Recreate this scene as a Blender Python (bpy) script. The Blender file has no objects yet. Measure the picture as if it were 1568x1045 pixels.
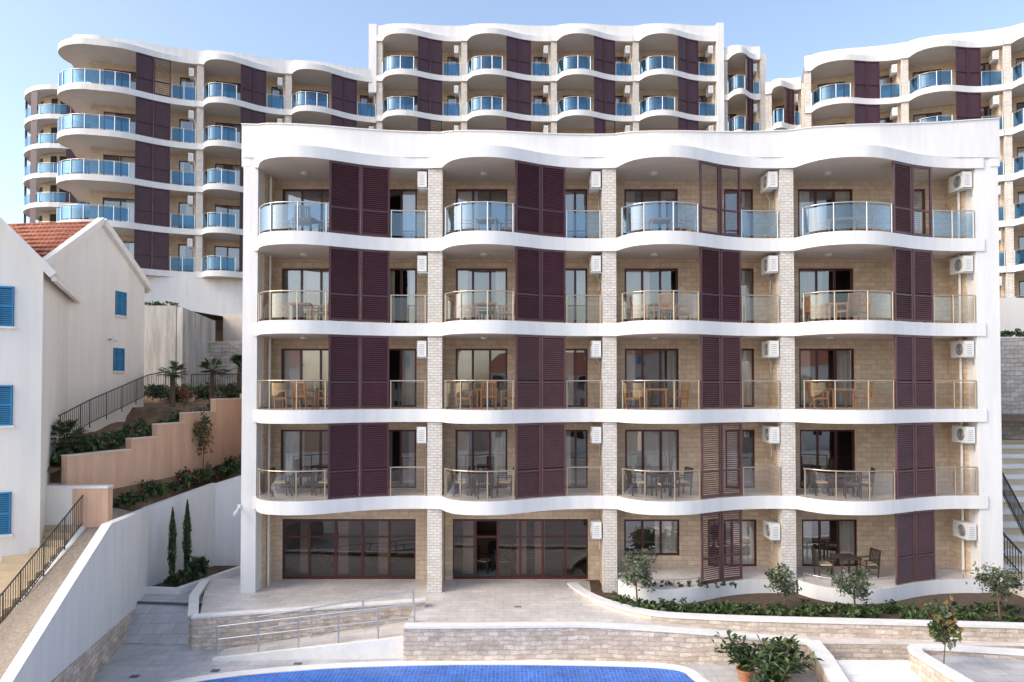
import bpy, math, random
from mathutils import Vector, Matrix
random.seed(7)
R=random.random
def U(a,b): return a+(b-a)*random.random()
scene=bpy.context.scene

# ------------------------------------------------------------ materials
def nt(name):
    m=bpy.data.materials.new(name); m.use_nodes=True
    t=m.node_tree; t.nodes.clear()
    o=t.nodes.new('ShaderNodeOutputMaterial')
    return m,t,o
def N(t,k,**kw):
    n=t.nodes.new(k)
    for a,b in kw.items():
        if a in n.inputs.keys(): n.inputs[a].default_value=b
        else: setattr(n,a,b)
    return n
def c4(c): return (c[0],c[1],c[2],1)
def coords(t,mode):
    g=t.nodes.new('ShaderNodeNewGeometry')
    if mode=='pos': return g.outputs['Position']
    s=t.nodes.new('ShaderNodeSeparateXYZ'); t.links.new(g.outputs['Position'],s.inputs[0])
    c=t.nodes.new('ShaderNodeCombineXYZ')
    if mode=='wall':
        a=N(t,'ShaderNodeMath',operation='ADD'); t.links.new(s.outputs[0],a.inputs[0]); t.links.new(s.outputs[1],a.inputs[1])
        t.links.new(a.outputs[0],c.inputs[0]); t.links.new(s.outputs[2],c.inputs[1])
    else:
        t.links.new(s.outputs[0],c.inputs[0]); t.links.new(s.outputs[1],c.inputs[1])
    return c.outputs[0]
def plain(name,col,rough=.6,var=.12,scale=1.5,bump=.0,metal=0,spec=.5,stain=False,bscale=40):
    m,t,o=nt(name)
    p=N(t,'ShaderNodeBsdfPrincipled',Roughness=rough,Metallic=metal)
    p.inputs['Specular IOR Level'].default_value=spec
    g=coords(t,'pos')
    n=N(t,'ShaderNodeTexNoise',Scale=scale,Detail=3.0,Roughness=.65)
    if stain:
        mp=N(t,'ShaderNodeMapping'); mp.inputs['Scale'].default_value=(3,3,.35)
        t.links.new(g,mp.inputs[0]); t.links.new(mp.outputs[0],n.inputs['Vector'])
    else: t.links.new(g,n.inputs['Vector'])
    r=N(t,'ShaderNodeValToRGB'); r.color_ramp.elements[0].position=.3; r.color_ramp.elements[1].position=.7
    r.color_ramp.elements[0].color=c4([x*(1-var) for x in col]); r.color_ramp.elements[1].color=c4([min(.95,x*(1+var*.6)) for x in col])
    t.links.new(n.outputs['Fac'],r.inputs[0]); t.links.new(r.outputs[0],p.inputs['Base Color'])
    if bump:
        n2=N(t,'ShaderNodeTexNoise',Scale=bscale,Detail=2.0); t.links.new(g,n2.inputs['Vector'])
        b=N(t,'ShaderNodeBump',Strength=bump,Distance=.02); t.links.new(n2.outputs['Fac'],b.inputs['Height']); t.links.new(b.outputs[0],p.inputs['Normal'])
    t.links.new(p.outputs[0],o.inputs[0]); return m
def brick(name,c1,c2,mort,bw,rh,ms=.012,mode='wall',rough=.75,distort=0,bump=.4,var=.25,off=.5,big=.6):
    m,t,o=nt(name)
    p=N(t,'ShaderNodeBsdfPrincipled',Roughness=rough)
    p.inputs['Specular IOR Level'].default_value=.3
    v=coords(t,mode)
    if distort:
        nn=N(t,'ShaderNodeTexNoise',Scale=2.2,Detail=1.0); t.links.new(v,nn.inputs['Vector'])
        sb=N(t,'ShaderNodeVectorMath',operation='SCALE'); sb.inputs[3].default_value=distort; t.links.new(nn.outputs['Color'],sb.inputs[0])
        ad=N(t,'ShaderNodeVectorMath',operation='ADD'); t.links.new(v,ad.inputs[0]); t.links.new(sb.outputs[0],ad.inputs[1]); v2=ad.outputs[0]
    else: v2=v
    b=N(t,'ShaderNodeTexBrick'); b.offset=off; b.inputs['Scale'].default_value=1; b.inputs['Mortar Size'].default_value=ms
    b.inputs['Brick Width'].default_value=bw; b.inputs['Row Height'].default_value=rh; b.inputs['Mortar Smooth'].default_value=.3
    b.inputs['Color1'].default_value=c4(c1); b.inputs['Color2'].default_value=c4(c2); b.inputs['Mortar'].default_value=c4(mort)
    t.links.new(v2,b.inputs['Vector'])
    n=N(t,'ShaderNodeTexNoise',Scale=big,Detail=3.0,Roughness=.75); t.links.new(v,n.inputs['Vector'])
    r=N(t,'ShaderNodeMapRange'); r.inputs[1].default_value=.3; r.inputs[2].default_value=.7; r.inputs[3].default_value=1-var; r.inputs[4].default_value=1+var*.5
    t.links.new(n.outputs['Fac'],r.inputs[0])
    mx=N(t,'ShaderNodeVectorMath',operation='SCALE'); t.links.new(b.outputs['Color'],mx.inputs[0]); t.links.new(r.outputs[0],mx.inputs[3])
    t.links.new(mx.outputs[0],p.inputs['Base Color'])
    if bump>.2:
        n3=N(t,'ShaderNodeTexNoise',Scale=14.0,Detail=2.0); t.links.new(v,n3.inputs['Vector'])
        s=N(t,'ShaderNodeMath',operation='SUBTRACT'); t.links.new(n3.outputs['Fac'],s.inputs[0]); t.links.new(b.outputs['Fac'],s.inputs[1])
        bp=N(t,'ShaderNodeBump',Strength=bump,Distance=.02); t.links.new(s.outputs[0],bp.inputs['Height']); t.links.new(bp.outputs[0],p.inputs['Normal'])
    t.links.new(p.outputs[0],o.inputs[0]); return m
def glass(name,tint,refl,rcol=(1,1,1),rough=.01,wob=.12):
    m,t,o=nt(name)
    tr=N(t,'ShaderNodeBsdfTransparent'); tr.inputs[0].default_value=c4(tint)
    gl=N(t,'ShaderNodeBsdfGlossy',Roughness=rough); gl.inputs['Color'].default_value=c4(rcol)
    lw=N(t,'ShaderNodeLayerWeight',Blend=.35)
    mr=N(t,'ShaderNodeMapRange'); mr.inputs[3].default_value=refl; mr.inputs[4].default_value=min(1,refl+.6)
    t.links.new(lw.outputs['Facing'],mr.inputs[0])
    n=N(t,'ShaderNodeTexNoise',Scale=.8,Detail=1.0); g=coords(t,'pos'); t.links.new(g,n.inputs['Vector'])
    b=N(t,'ShaderNodeBump',Strength=wob,Distance=.05); t.links.new(n.outputs['Fac'],b.inputs['Height']); t.links.new(b.outputs[0],gl.inputs['Normal'])
    mx=N(t,'ShaderNodeMixShader'); t.links.new(mr.outputs[0],mx.inputs[0]); t.links.new(tr.outputs[0],mx.inputs[1]); t.links.new(gl.outputs[0],mx.inputs[2])
    t.links.new(mx.outputs[0],o.inputs[0]); return m
def leafm(name,col,tr=.25):
    m,t,o=nt(name)
    g=coords(t,'pos'); n=N(t,'ShaderNodeTexNoise',Scale=9.0,Detail=1.0); t.links.new(g,n.inputs['Vector'])
    r=N(t,'ShaderNodeValToRGB'); r.color_ramp.elements[0].position=.3; r.color_ramp.elements[1].position=.7
    r.color_ramp.elements[0].color=c4([x*.6 for x in col]); r.color_ramp.elements[1].color=c4([x*1.45 for x in col])
    t.links.new(n.outputs['Fac'],r.inputs[0])
    p=N(t,'ShaderNodeBsdfPrincipled',Roughness=.55); t.links.new(r.outputs[0],p.inputs['Base Color'])
    q=N(t,'ShaderNodeBsdfTranslucent'); t.links.new(r.outputs[0],q.inputs[0])
    mx=N(t,'ShaderNodeMixShader'); mx.inputs[0].default_value=tr
    t.links.new(p.outputs[0],mx.inputs[1]); t.links.new(q.outputs[0],mx.inputs[2]); t.links.new(mx.outputs[0],o.inputs[0]); return m

WHITE=plain('white_render',(.78,.765,.745),.7,.08,.9,0,stain=True)
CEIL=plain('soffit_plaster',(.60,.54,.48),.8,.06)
HWHITE=plain('house_plaster',(.83,.78,.71),.8,.07,.6,.08,stain=True)
BEIGE=brick('beige_stone_cladding',(.76,.61,.455),(.64,.50,.36),(.52,.40,.29),.40,.19,.010,var=.16,bump=.6,big=2.6)
HBEIGE=brick('hotel_stone_cladding',(.72,.56,.41),(.64,.49,.35),(.52,.40,.29),.56,.22,.014,var=.15,bump=0,big=1.2)
WSTONE=brick('white_stone_column',(.78,.735,.675),(.70,.645,.58),(.54,.485,.43),.26,.10,.012,var=.14,bump=.8,big=3)
LOWSTONE=brick('rough_cream_stone',(.76,.65,.54),(.55,.44,.35),(.55,.47,.40),.34,.14,.012,distort=.14,var=.30,bump=1.0,big=2.6)
TANSTONE=brick('tan_rubble_stone',(.60,.54,.48),(.44,.39,.34),(.38,.34,.30),.45,.22,.02,distort=.16,var=.3,bump=1.0,big=1.2)
CAP=plain('white_stone_coping',(.80,.775,.74),.6,.09,3)
PAVE=brick('paving_slabs',(.54,.52,.52),(.46,.45,.45),(.33,.32,.32),.6,.4,.012,mode='floor',rough=.5,var=.2,bump=.1,big=.9)
TERR=brick('terrace_travertine',(.70,.65,.60),(.61,.56,.52),(.46,.42,.38),.6,.3,.010,mode='floor',rough=.4,var=.18,bump=.1,big=.9)
CONC=plain('raw_concrete',(.50,.48,.44),.85,.35,1.0,.3,stain=True)
PEACH=plain('peach_render',(.70,.44,.30),.8,.16,1,.1,stain=True)
PINK=plain('pale_pink_render',(.70,.58,.49),.8,.1)
SHUT=plain('aubergine_shutter',(.090,.030,.038),.42,.18,2)
SHUT2=plain('sunlit_louvre_shutter',(.130,.058,.058),.45,.18,2)  # lighter shutter copy: sunlit slats painted into the colour, also varies the panels
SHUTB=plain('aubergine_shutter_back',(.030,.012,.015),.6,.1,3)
HSHUT=plain('hotel_shutter',(.066,.022,.031),.45,.2,1.5)
FRAME=plain('maroon_window_frame',(.085,.018,.016),.35,.1)
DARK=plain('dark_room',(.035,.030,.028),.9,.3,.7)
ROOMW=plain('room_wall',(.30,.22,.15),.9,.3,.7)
CURT=plain('white_curtain',(.80,.76,.70),.9,.08)
CURTG=plain('grey_curtain',(.40,.37,.35),.9,.1)
CUSH=plain('sand_cushion',(.55,.42,.28),.9,.1)
STEEL=plain('brushed_steel',(.62,.61,.60),.28,.05,metal=.9)
BRASS=plain('steel_rail_warm',(.60,.50,.38),.3,.05,metal=.85)
BLACK=plain('black_metal',(.05,.045,.04),.5,.1)
GLASS=glass('balcony_glass',(.76,.72,.66),.07)
BGLASS=glass('sky_tinted_balcony_glass',(.50,.66,.78),.13,(.75,.9,1))  # top-floor panes: the sky's reflection is put in as a blue tint
HGLASS=glass('hotel_blue_glass',(.10,.27,.43),.14,(.40,.66,.88))
WIN=glass('window_glass',(.80,.80,.78),.20)
SHOP=glass('shopfront_glass',(.42,.36,.32),.07,(1,.92,.85))
ACW=plain('ac_white',(.76,.75,.72),.45,.06)
ACG=plain('ac_grille',(.10,.10,.10),.6,.05)
TILE=brick('terracotta_tiles',(.50,.20,.12),(.40,.14,.08),(.22,.07,.04),.22,.35,.03,mode='floor',var=.25)
BLUE=plain('blue_shutter_paint',(.02,.22,.44),.5,.15)
SOIL=plain('soil',(.10,.065,.04),.95,.4,5,.8)
LAND=plain('hillside_earth',(.19,.12,.07),.95,.45,2,.8,bscale=8)
GRAVEL=plain('gravel',(.33,.27,.21),.95,.35,12,.8)
WOOD=plain('teak_wood',(.36,.18,.08),.5,.25,8)
WICK=plain('dark_wicker',(.06,.045,.035),.6,.3,20)
BARK=plain('bark',(.16,.11,.075),.9,.3,12,.6)
POT=plain('terracotta_pot',(.42,.19,.10),.8,.15)
STEP=plain('tan_step',(.55,.43,.28),.8,.12)
LG=leafm('leaf_green',(.060,.10,.03)); LD=leafm('leaf_dark',(.026,.052,.020)); LL=leafm('leaf_light',(.12,.16,.05))
OL=leafm('olive_leaf',(.12,.145,.085)); OLD=leafm('olive_leaf_dark',(.06,.08,.045)); OLL=leafm('olive_leaf_light',(.20,.225,.155))
PK=leafm('flower_red',(.35,.06,.07))
BRN=leafm('leaf_autumn',(.22,.14,.05))
MOS=brick('pool_mosaic',(.02,.10,.48),(.04,.17,.60),(.12,.28,.62),.12,.12,.010,mode='floor',rough=.2,var=.35,bump=.15,off=0,big=.8)

# ------------------------------------------------------------ mesh builder
class MB:
    def __init__(s): s.v=[];s.f=[];s.m=[];s.mi=[];s.sm=[];s.T=None
    def mid(s,m):
        if m not in s.m: s.m.append(m)
        return s.m.index(m)
    def add(s,vs,fs,m,smooth=False):
        b=len(s.v)
        if s.T is not None: vs=[tuple(s.T@Vector(v)) for v in vs]
        s.v+=list(vs); i=s.mid(m)
        for f in fs: s.f.append([b+k for k in f]); s.mi.append(i); s.sm.append(smooth)
    def quad(s,a,b,c,d,m): s.add([a,b,c,d],[(0,1,2,3)],m)
    def box(s,x0,x1,y0,y1,z0,z1,m):
        v=[(x,y,z) for z in (z0,z1) for y in (y0,y1) for x in (x0,x1)]
        s.add(v,[(0,2,3,1),(4,5,7,6),(0,1,5,4),(2,6,7,3),(0,4,6,2),(1,3,7,5)],m)
    def prism(s,poly,z0,z1,m,mt=None):
        n=len(poly); f=lambda z,i:(z[i] if isinstance(z,(list,tuple)) else z)
        v=[(p[0],p[1],f(z0,i)) for i,p in enumerate(poly)]+[(p[0],p[1],f(z1,i)) for i,p in enumerate(poly)]
        s.add(v,[(i,(i+1)%n,n+(i+1)%n,n+i) for i in range(n)]+[tuple(range(n))[::-1]],m)
        s.add(v[n:],[tuple(range(n))],mt or m)
    def beam(s,p,q,w,h,m):
        p=Vector(p);q=Vector(q);d=(q-p)
        if d.length<1e-6: return
        d.normalize(); up=Vector((0,0,1)) if abs(d.z)<.95 else Vector((0,1,0))
        a=d.cross(up).normalized()*(w/2); b=a.cross(d).normalized()*(h/2)
        v=[tuple(c+x+y) for c in (p,q) for x,y in ((-a,-b),(a,-b),(a,b),(-a,b))]
        s.add(v,[(0,3,2,1),(4,5,6,7),(0,1,5,4),(1,2,6,5),(2,3,7,6),(3,0,4,7)],m)
    def cyl(s,p,q,r,m,r2=None,n=7,cap=True):
        p=Vector(p);q=Vector(q);d=(q-p)
        if d.length<1e-6: return
        d.normalize(); up=Vector((0,0,1)) if abs(d.z)<.9 else Vector((1,0,0))
        a=d.cross(up).normalized(); b=a.cross(d); r2=r if r2 is None else r2
        v=[tuple(p+(a*math.cos(t)+b*math.sin(t))*r) for t in [2*math.pi*i/n for i in range(n)]]
        v+=[tuple(q+(a*math.cos(t)+b*math.sin(t))*r2) for t in [2*math.pi*i/n for i in range(n)]]
        s.add(v,[(i,(i+1)%n,n+(i+1)%n,n+i) for i in range(n)],m,True)
        if cap: s.add(v,[tuple(range(n))[::-1],tuple(range(n,2*n))],m)
    def tube(s,pts,r,m,n=6):
        for a,b in zip(pts[:-1],pts[1:]): s.cyl(a,b,r,m,n=n,cap=False)
    def sphere(s,c,r,m,nu=10,nv=6,sz=1):
        v=[];f=[]
        for j in range(nv+1):
            ph=math.pi*j/nv
            for i in range(nu):
                th=2*math.pi*i/nu
                v.append((c[0]+r*math.sin(ph)*math.cos(th),c[1]+r*math.sin(ph)*math.sin(th),c[2]+r*sz*math.cos(ph)))
        for j in range(nv):
            for i in range(nu):
                f.append((j*nu+i,(j+1)*nu+i,(j+1)*nu+(i+1)%nu,j*nu+(i+1)%nu))
        s.add(v,f,m,True)
    def mesh(s,name):
        me=bpy.data.meshes.new(name); me.from_pydata(s.v,[],s.f)
        for m in s.m: me.materials.append(m)
        me.polygons.foreach_set('material_index',s.mi); me.polygons.foreach_set('use_smooth',s.sm)
        me.update(); return me
    def build(s,name,parent=None):
        if not s.f: return None
        ob=bpy.data.objects.new(name,s.mesh(name)); scene.collection.objects.link(ob)
        if parent: ob.parent=parent
        return ob
def empty(name,loc=(0,0,0)):
    e=bpy.data.objects.new(name,None); scene.collection.objects.link(e); e.location=loc; e.empty_display_size=.5; return e
def inst(name,me,loc,rz=0,sc=1):
    o=bpy.data.objects.new(name,me); scene.collection.objects.link(o); o.location=loc; o.rotation_euler=(0,0,rz); o.scale=(sc,sc,sc); return o

# ------------------------------------------------------------ facade system
PR=[(0,.10),(.03,.42),(.08,.74),(.16,.94),(.26,1.0),(.38,.92),(.5,.66),(.62,.36),(.75,.14),(.88,.04),(1,.04)]
def prof(u):
    n=len(PR)
    for i in range(n-1):
        if u<=PR[i+1][0]: break
    x0,y0=PR[i];x1,y1=PR[i+1];h=x1-x0
    def sl(k):
        if k<=0: return (PR[1][1]-PR[0][1])/(PR[1][0]-PR[0][0])
        if k>=n-1: return 0
        return (PR[k+1][1]-PR[k-1][1])/(PR[k+1][0]-PR[k-1][0])
    t=(u-x0)/h; m0=sl(i)*h; m1=sl(i+1)*h
    return (2*t**3-3*t**2+1)*y0+(t**3-2*t**2+t)*m0+(-2*t**3+3*t**2)*y1+(t**3-t**2)*m1
US=[0,.012,.03,.05,.08,.12]+[.12+.88*i/20 for i in range(1,21)]
def curve(x0,x1,A,u0=0,u1=1,inset=0):
    us=sorted(set([u0,u1]+[u for u in US if u0<u<u1]))
    return [(x0+(x1-x0)*u,-A*prof(u)+inset) for u in us]
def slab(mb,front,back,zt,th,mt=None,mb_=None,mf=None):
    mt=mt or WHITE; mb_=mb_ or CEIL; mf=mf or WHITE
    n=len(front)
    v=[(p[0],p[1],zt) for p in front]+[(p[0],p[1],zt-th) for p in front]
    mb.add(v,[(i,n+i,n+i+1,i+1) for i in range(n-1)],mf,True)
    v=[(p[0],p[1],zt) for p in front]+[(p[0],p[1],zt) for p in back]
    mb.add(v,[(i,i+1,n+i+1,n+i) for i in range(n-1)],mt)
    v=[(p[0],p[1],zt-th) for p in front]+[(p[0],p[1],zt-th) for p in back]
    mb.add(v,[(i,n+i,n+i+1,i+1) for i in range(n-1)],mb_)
def railing(mb,pts,z,gm,rm,h=1.03,post=1.0,lo=.10,pr=.024):
    n=len(pts)
    v=[(p[0],p[1],z+lo) for p in pts]+[(p[0],p[1],z+h-.08) for p in pts]
    mb.add(v,[(i,i+1,n+i+1,n+i) for i in range(n-1)],gm,True)
    mb.tube([(p[0],p[1],z+h) for p in pts],.028,rm)
    L=[0]
    for a,b in zip(pts[:-1],pts[1:]): L.append(L[-1]+math.hypot(a[0]-b[0],a[1]-b[1]))
    k=max(1,round(L[-1]/post))
    for j in range(k+1):
        s=L[-1]*j/k; s=min(max(s,.04),L[-1]-.04)
        for i in range(n-1):
            if L[i+1]>=s: break
        t=(s-L[i])/max(1e-6,L[i+1]-L[i]); x=pts[i][0]+(pts[i+1][0]-pts[i][0])*t; y=pts[i][1]+(pts[i+1][1]-pts[i][1])*t
        mb.cyl((x,y-.03,z),(x,y-.03,z+h),pr,rm,n=6)
def shutter(mb,a,b,z0,z1,slats=True,open_=False,pitch=.074,SM=None):
    SM=SM or SHUT
    ax,ay=a;bx,by=b; L=math.hypot(bx-ax,by-ay); dx,dy=(bx-ax)/L,(by-ay)/L
    def P(s,o,z): return (ax+dx*s-dy*o,ay+dy*s+dx*o,z)
    def bx_(s0,s1,o0,o1,za,zb,m=SM):
        v=[P(s,o,z) for z in (za,zb) for o in (o0,o1) for s in (s0,s1)]
        mb.add(v,[(0,2,3,1),(4,5,7,6),(0,1,5,4),(2,6,7,3),(0,4,6,2),(1,3,7,5)],m)
    f=.07
    bx_(0,f,-.035,.03,z0,z1); bx_(L-f,L,-.035,.03,z0,z1)
    zm=z0+(z1-z0)*.36
    bx_(f,L-f,-.033,.028,z0,z0+f); bx_(f,L-f,-.033,.028,z1-f,z1); bx_(f,L-f,-.033,.028,zm-.03,zm+.03)
    if slats:
        z=z0+f+.015; tl=U(.68,.88)
        while z<z1-f-.03:
            if abs(z-zm)>.05:
                k=pitch*(tl if not open_ else .35)
                v=[P(f,-.030,z),P(L-f,-.030,z),P(L-f,.010,z+k),P(f,.010,z+k)]
                mb.add(v,[(0,1,2,3)],SM)
            z+=pitch
    if not open_:
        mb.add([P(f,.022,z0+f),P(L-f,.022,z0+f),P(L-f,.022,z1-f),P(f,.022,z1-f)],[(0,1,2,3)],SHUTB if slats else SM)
def wall_open(mb,x0,x1,z0,z1,y,ops,m,rev=.14):
    x=x0
    for (a,b,c,d) in sorted(ops):
        a=max(a,x0);b=min(b,x1)
        if a>x: mb.quad((x,y,z0),(a,y,z0),(a,y,z1),(x,y,z1),m)
        if c>z0: mb.quad((a,y,z0),(b,y,z0),(b,y,c),(a,y,c),m)
        if d<z1: mb.quad((a,y,d),(b,y,d),(b,y,z1),(a,y,z1),m)
        mb.quad((a,y,c),(a,y+rev,c),(a,y+rev,d),(a,y,d),m); mb.quad((b,y,c),(b,y,d),(b,y+rev,d),(b,y+rev,c),m)
        mb.quad((a,y,d),(a,y+rev,d),(b,y+rev,d),(b,y,d),m); mb.quad((a,y,c),(b,y,c),(b,y+rev,c),(a,y+rev,c),m)
        x=b
    if x<x1: mb.quad((x,y,z0),(x1,y,z0),(x1,y,z1),(x,y,z1),m)
def window(mb,a,b,c,d,y,n=3,gm=None,fm=None,fw=.075,room=1.6,simple=False):
    gm=gm or WIN; fm=fm or FRAME; yy=y+.08
    mb.box(a,a+fw,yy-.03,yy+.03,c,d,fm); mb.box(b-fw,b,yy-.03,yy+.03,c,d,fm)
    mb.box(a+fw,b-fw,yy-.028,yy+.028,d-fw,d,fm); mb.box(a+fw,b-fw,yy-.028,yy+.028,c,c+fw,fm)
    for i in range(1,n):
        x=a+(b-a)*i/n; mb.box(x-fw*.6,x+fw*.6,yy-.026,yy+.026,c+fw,d-fw,fm)
    for i in range(n):
        xa=a+fw*.5+(b-a-fw)*i/n; xb=a+fw*.5+(b-a-fw)*(i+1)/n; t=U(-.012,.012)
        mb.quad((xa,yy+t,c+fw*.5),(xb,yy-t,c+fw*.5),(xb,yy-t,d-fw*.5),(xa,yy+t,d-fw*.5),gm)
    X0,X1,Y0,Y1,Z0,Z1=a-.3,b+.3,y+.16,y+room,c-.03,d+.1
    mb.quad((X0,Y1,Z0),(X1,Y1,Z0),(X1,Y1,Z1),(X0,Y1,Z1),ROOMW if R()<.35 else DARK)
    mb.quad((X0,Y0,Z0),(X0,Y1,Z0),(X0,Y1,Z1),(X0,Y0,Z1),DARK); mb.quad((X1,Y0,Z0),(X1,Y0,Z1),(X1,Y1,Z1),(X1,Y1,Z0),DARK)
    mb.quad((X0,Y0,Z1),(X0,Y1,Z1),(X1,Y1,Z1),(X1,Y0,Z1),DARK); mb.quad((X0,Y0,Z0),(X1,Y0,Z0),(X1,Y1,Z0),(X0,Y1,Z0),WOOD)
    k=R(); spans=[]
    w=b-a
    if k<.40: spans=[(a,a+w*U(.2,.35)),(b-w*U(.2,.35),b)]
    elif k<.65: spans=[(a,a+w*U(.3,.5))]
    elif k<.85: spans=[(b-w*U(.3,.6),b)]
    elif k<.92: spans=[(a,b)]
    cm=CURT if R()<.75 else CURTG
    for (s,e) in spans:
        m_=max(3,int((e-s)/(.05 if not simple else .15))); v=[];
        for i in range(m_+1):
            x=s+(e-s)*i/m_; o=yy+.12+.03*math.sin(i*1.9)
            v+=[(x,o,c+.04),(x,o,d)]
        mb.add(v,[(2*i,2*i+2,2*i+3,2*i+1) for i in range(m_)],cm,True)

ac=MB()
def acbuild():
    b=ac
    b.box(-.40,-.08,-.40,.40,0,.58,ACW); b.box(-.415,-.40,-.41,.41,-.01,.59,ACW)
    n=18
    v=[(-.418,-.10+.225*math.cos(2*math.pi*i/n),.28+.225*math.sin(2*math.pi*i/n)) for i in range(n)]
    b.add(v,[tuple(range(n))],ACG)
    for rr in (.06,.12,.18,.225):
        pts=[(-.426,-.10+rr*math.cos(2*math.pi*i/n),.28+rr*math.sin(2*math.pi*i/n)) for i in range(n+1)]
        b.tube(pts,.006,ACW,4)
    for i in range(6):
        b.box(-.34,-.16,-.405,-.399,.08+i*.07,.10+i*.07,CURTG)
    for y in (-.28,.28):
        b.box(-.42,0,y-.02,y+.02,-.05,-.012,STEEL); b.box(-.03,0,y-.02,y+.02,-.3,-.05,STEEL)
    b.tube([(-.2,.40,.1),(-.2,.5,.05),(-.03,.52,-.2),(-.03,.52,-.6)],.018,ACW,5)
acbuild(); AC=ac.mesh('air_conditioner')
def chairmesh(m,name,cush=None):
    b=MB()
    for x in (-.25,.25):
        b.beam((x,-.25,0),(x,-.22,.64),.04,.04,m); b.beam((x,.24,0),(x,.34,.98),.04,.04,m); b.beam((x,-.30,.65),(x,.30,.66),.06,.03,m)
        b.beam((x,-.24,.38),(x,.28,.36),.03,.05,m)
    for i in range(6): b.beam((-.24,-.22+i*.085,.43-i*.004),(.24,-.22+i*.085,.43-i*.004),.065,.02,m)
    for i in range(7): b.beam((-.20+i*.066,.27,.45),(-.20+i*.066,.345,.95),.035,.015,m)
    b.beam((-.25,.345,.96),(.25,.345,.96),.03,.06,m); b.beam((-.25,.27,.46),(.25,.27,.46),.03,.05,m)
    if cush: b.box(-.22,.22,-.22,.22,.445,.50,cush)
    return b.mesh(name)
def tablemesh(m,name):
    b=MB()
    for i in range(8): b.beam((-.36+i*.103,-.38,.73),(-.36+i*.103,.38,.73),.09,.025,m)
    b.beam((-.4,-.36,.70),(.4,-.36,.70),.03,.05,m); b.beam((-.4,.36,.70),(.4,.36,.70),.03,.05,m)
    for x in (-.35,.35):
        for y in (-.34,.34): b.beam((x,y,0),(x,y,.70),.045,.045,m)
    return b.mesh(name)
CH=chairmesh(WOOD,'wooden_chair'); CHD=chairmesh(WICK,'wicker_chair',CUSH); TB=tablemesh(WOOD,'wooden_table'); TBD=tablemesh(WICK,'wicker_table')

# ------------------------------------------------------------ main apartment building
apt=empty('apartment_building')
A=1.3; TH=.47
bays=[(-9.30,-3.09),(-2.56,3.33),(3.83,9.86),(10.36,17.06)]
cols=[(-3.09,-2.56),(3.33,3.83),(9.86,10.36)]
ZL=[3.52,6.68,9.82,12.94]; ZC=15.95
YB=1.6
slabs=MB(); walls=MB(); wins=MB(); rails=MB(); shuts=MB(); struct=MB()
front=[(-9.45,-.13)]
for b in bays: front+=curve(b[0],b[1],A)
front+=[(17.35,-.05)]
back=[(p[0],12) for p in front]
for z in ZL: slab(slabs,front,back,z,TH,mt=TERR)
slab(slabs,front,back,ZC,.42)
for z in ZL+[ZC]:
    slabs.quad((-9.45,-.13,z),(-9.45,.3,z),(-9.45,.3,z-.42),(-9.45,-.13,z-.42),WHITE)
struct.box(-9.88,-9.34,-.02,12,-.1,16.1,WHITE)
struct.box(17.06,17.90,.0,12,-.1,16.1,WHITE)
for i,(a,b) in enumerate(cols):
    struct.box(a,b,0,.42,-.05,16,WSTONE); walls.box(a+.06,b-.06,.42,YB+.2,-.05,16,BEIGE)
walls.box(-9.34,-9.28,.5,YB+.2,0,16,BEIGE); walls.box(17.0,17.06,.5,YB+.2,0,16,BEIGE)
struct.cyl((-9.2,.9,0),(-9.2,.9,15.5),.05,HWHITE); struct.cyl((16.9,.7,0),(16.9,.7,15.5),.05,HWHITE)
struct.box(-9.8,17.8,12,12.3,0,16,WHITE)
def ptop(x):
    t=(x+9.88)/27.8
    return 17.14-1.9*t*(1-t)*1.05+.22*t
pf=[(-9.95,-.04)]
for b in bays: pf+=[(x,-.06+y*.22) for x,y in curve(b[0],b[1],A)]
pf+=[(17.95,-.04)]
n=len(pf)
v=[(p[0],p[1],ZC-.03) for p in pf]+[(p[0],p[1]-.0,ptop(p[0])) for p in pf]+[(p[0],p[1]+.35,ptop(p[0])) for p in pf]+[(p[0],p[1]+.35,16.0) for p in pf]
par=MB()
par.add(v,[(i,i+1,n+i+1,n+i) for i in range(n-1)],WHITE,True)
par.add(v,[(n+i,n+i+1,2*n+i+1,2*n+i) for i in range(n-1)]+[(2*n+i,2*n+i+1,3*n+i+1,3*n+i) for i in range(n-1)],WHITE)
par.prism([(-9.95,-.03),(-9.6,-.03),(-9.6,12.2),(-9.95,12.2)],15.6,17.12,WHITE)
par.prism([(17.6,-.03),(17.95,-.03),(17.95,12.2),(17.6,12.2)],15.6,17.32,WHITE)
cop=[(p[0],p[1]+.17,ptop(p[0])+.02) for p in pf]
for p,q in zip(cop[:-1],cop[1:]): par.beam(p,q,.42,.035,CAP)
par.quad((-9.9,.2,16.15),(17.9,.2,16.15),(17.9,12.2,16.15),(-9.9,12.2,16.15),CONC)
par.build('roof_parapet',apt)
floors=[(z,(ZL+[ZC])[i+1]-(TH if i<3 else .42)) for i,z in enumerate(ZL)]
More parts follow.
